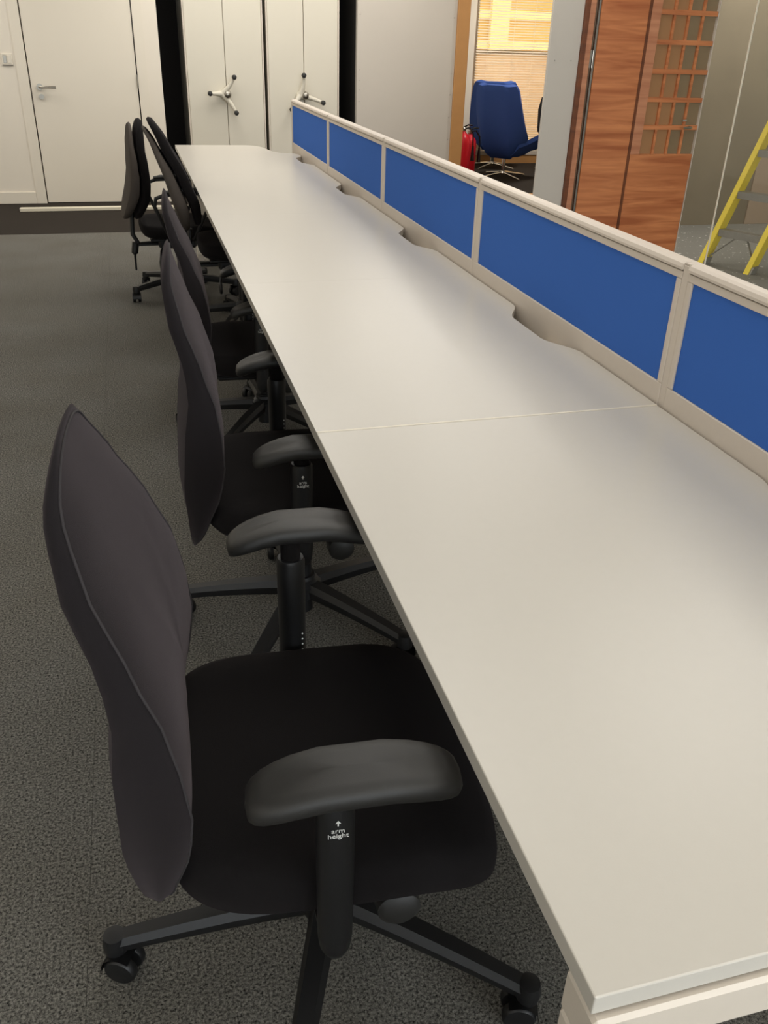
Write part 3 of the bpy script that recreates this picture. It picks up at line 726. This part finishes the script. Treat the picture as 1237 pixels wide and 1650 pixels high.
def extinguisher(label, loc, hh):
    t = thing('fire_extinguisher', label, 'extinguisher', loc, 0, 'red fire extinguishers by the doorway')
    MB().lathe([(.07, 0), (.078, .01), (.078, hh-.12), (.07, hh-.07), (.045, hh-.03), (.024, hh-.01), (.022, hh)], n=20).build('cylinder', 'red_paint', t, auto=40)
    MB().lathe([(.022, hh), (.026, hh+.005), (.026, hh+.03), (.012, hh+.04)], n=12).build('valve', 'steel', t, auto=40)
    MB().tube([(0, 0, hh+.035), (.05, 0, hh+.06), (.1, 0, hh+.055)], .008, 8).build('handle', 'black_gloss', t, auto=40)
    MB().tube([(0, 0, hh+.02), (.07, 0, hh+.03), (.115, 0, hh-.03), (.12, 0, hh-.15)], .009, 8).build('hose', 'black_gloss', t, auto=40)
    MB().tube([(.12, 0, hh-.15), (.122, 0, hh-.3)], [.012, .024], 12).build('horn', 'black_gloss', t, auto=40)
    return t
extinguisher('red fire extinguisher nearest the pale wooden jamb', (3.19, 9.2, 0), .56)
extinguisher('red fire extinguisher with black hose, closer to the blue chair', (3.40, 9.55, 0), .5)

bc = thing('desk_chair', 'black chair with chrome arm, mostly hidden behind grey column', 'chair', (4.86, 10.2, 0), math.radians(200))
MB().add([(x, y, z) for x in (.2, .235) for (y, z) in ((-.22, .45), (.22, .45), (.24, .7), (.2, .84), (-.2, .84), (-.24, .7))],
         [tuple(range(6)), tuple(reversed(range(6, 12)))]+[(i, 6+i, 6+(i+1) % 6, (i+1) % 6) for i in range(6)]).build('backrest', 'foam_black', bc)
sm = seat_mesh(.22, .23, .44, .06).build('seat', 'foam_black', bc, smooth=True)
for s in (-1, 1):
    MB().tube([(.15, s*.25, .41), (.2, s*.25, .5), (.17, s*.25, .62), (-.1, s*.25, .63), (-.14, s*.25, .6)], .012, 8).build('arm', 'chrome', bc, auto=50)
MB().lathe([(.022, .06), (.022, .385)], n=12).build('pedestal', 'chrome', bc, auto=40)
for i in range(5):
    a = 2*PI*i/5+.2
    lg = MB().tube([(.02*math.cos(a), .02*math.sin(a), .10), (.29*math.cos(a), .29*math.sin(a), .07)], [.018, .012], 8).build('leg', 'foam_black', bc, auto=40)
    MB().lathe([(.024, -.016), (.026, 0), (.024, .016)], (.29*math.cos(a), .29*math.sin(a), .027), 'y', 14).tube([(.29*math.cos(a), .29*math.sin(a), .03), (.29*math.cos(a), .29*math.sin(a), .07)], .008, 6).build('caster', 'chrome', lg, auto=40)

# ------------------------------------------------------------------ stepladder
LT = thing('stepladder', 'yellow stepladder with grey treads behind the glass partition', 'ladder', (3.78, 5.36, 0))
dv = Vector((.16, -.34, 0)); ln = Vector((.43, .10, 1.0))
dvn = dv.normalized(); pn = Vector((-dvn.y, dvn.x, 0))
def bar(mb, a, b_, u, w_, v, h_):
    """rectangular bar from a to b with half extents w_ along u and h_ along v"""
    a, b_, u, v = Vector(a), Vector(b_), Vector(u)*w_, Vector(v)*h_
    vs = [p+su*u+sv*v for p in (a, b_) for (su, sv) in ((-1, -1), (1, -1), (1, 1), (-1, 1))]
    return mb.add(vs, [(3, 2, 1, 0), (4, 5, 6, 7), (0, 1, 5, 4), (1, 2, 6, 5), (2, 3, 7, 6), (3, 0, 4, 7)])
H = 1.75
for off in (Vector((0, 0, 0)), dv):
    rl = bar(bar(bar(MB(), off, off+ln*H, dvn, .006, pn, .048), off+pn*.044-dvn*.016, off+pn*.044-dvn*.016+ln*H, dvn, .018, pn, .005), off-pn*.044-dvn*.016, off-pn*.044-dvn*.016+ln*H, dvn, .018, pn, .005)
    ro = rl.build('front_rail', 'yellow_fibreglass', LT)
    bar(MB(), off-ln*.002, off+ln*.05, dvn, .02, pn, .04).build('foot', 'ladder_grey', ro)
for hh in (.24, .50, .78, 1.06, 1.34, 1.62):
    a = ln*hh+dvn*.008; b_ = ln*hh+dv-dvn*.008
    td = bar(MB(), a+Vector((0, 0, .004)), b_+Vector((0, 0, .004)), pn, .045, (0, 0, 1), .006)
    bar(td, a-pn*.042-Vector((0, 0, .02)), b_-pn*.042-Vector((0, 0, .02)), pn, .003, (0, 0, 1), .018)
    td.build('tread', 'ladder_grey', LT)
top = ln*H
bar(MB(), top-dvn*.03+pn*.06+Vector((0, 0, .015)), top+dv+dvn*.03+pn*.06+Vector((0, 0, .015)), pn, .12, (0, 0, 1), .018).build('top_cap', 'ladder_grey', LT)
rear = []
for off in (-dvn*.02, dv+dvn*.02):
    f = off+pn*1.05+Vector((.0, 0, 0)); t_ = off+ln*1.7+pn*.09
    rear.append((f, t_)); bar(MB(), f, t_, dvn, .01, pn, .016).build('rear_rail', 'ladder_grey', LT)
for q in (.16, .45, .7):
    a = rear[0][0].lerp(rear[0][1], q)+dvn*.0105; b_ = rear[1][0].lerp(rear[1][1], q)-dvn*.0105
    bar(MB(), a, b_, pn, .004, (0, 0, 1), .014).build('rear_brace', 'ladder_grey', LT)
for (a, b_) in ((ln*.06+dvn*.012, ln*.235+dv*.45), (ln*.06+dv-dvn*.012, ln*.235+dv*.55)):
    bar(MB(), a, b_, pn, .012, dvn.cross(pn), .004).build('tread_brace', 'ladder_grey', LT)

# ------------------------------------------------------------------ ceiling lamps (frames around the lights)
for (x, y) in LAMPS+[(4.3, 7.6), (4.9, 5.9), (4.2, 9.6)]:
    hs_ = .62 if (x, y) in LAMPS else .3
    t = thing('ceiling_lamp', 'square ceiling light panel on the office ceiling', 'lamp', (x, y, 2.7), 0, 'ceiling light panels')
    B(-hs_, hs_, -hs_, hs_, -.03, -.0005).build('housing', 'ceiling', t)
    for s_ in (-1, 1):
        B(-hs_, hs_, s_*hs_-.01, s_*hs_+.01, -.045, -.0305).build('frame', 'frame_grey', t)
        B(s_*hs_-.01, s_*hs_+.01, -hs_+.0105, hs_-.0105, -.045, -.0305).build('frame', 'frame_grey', t)
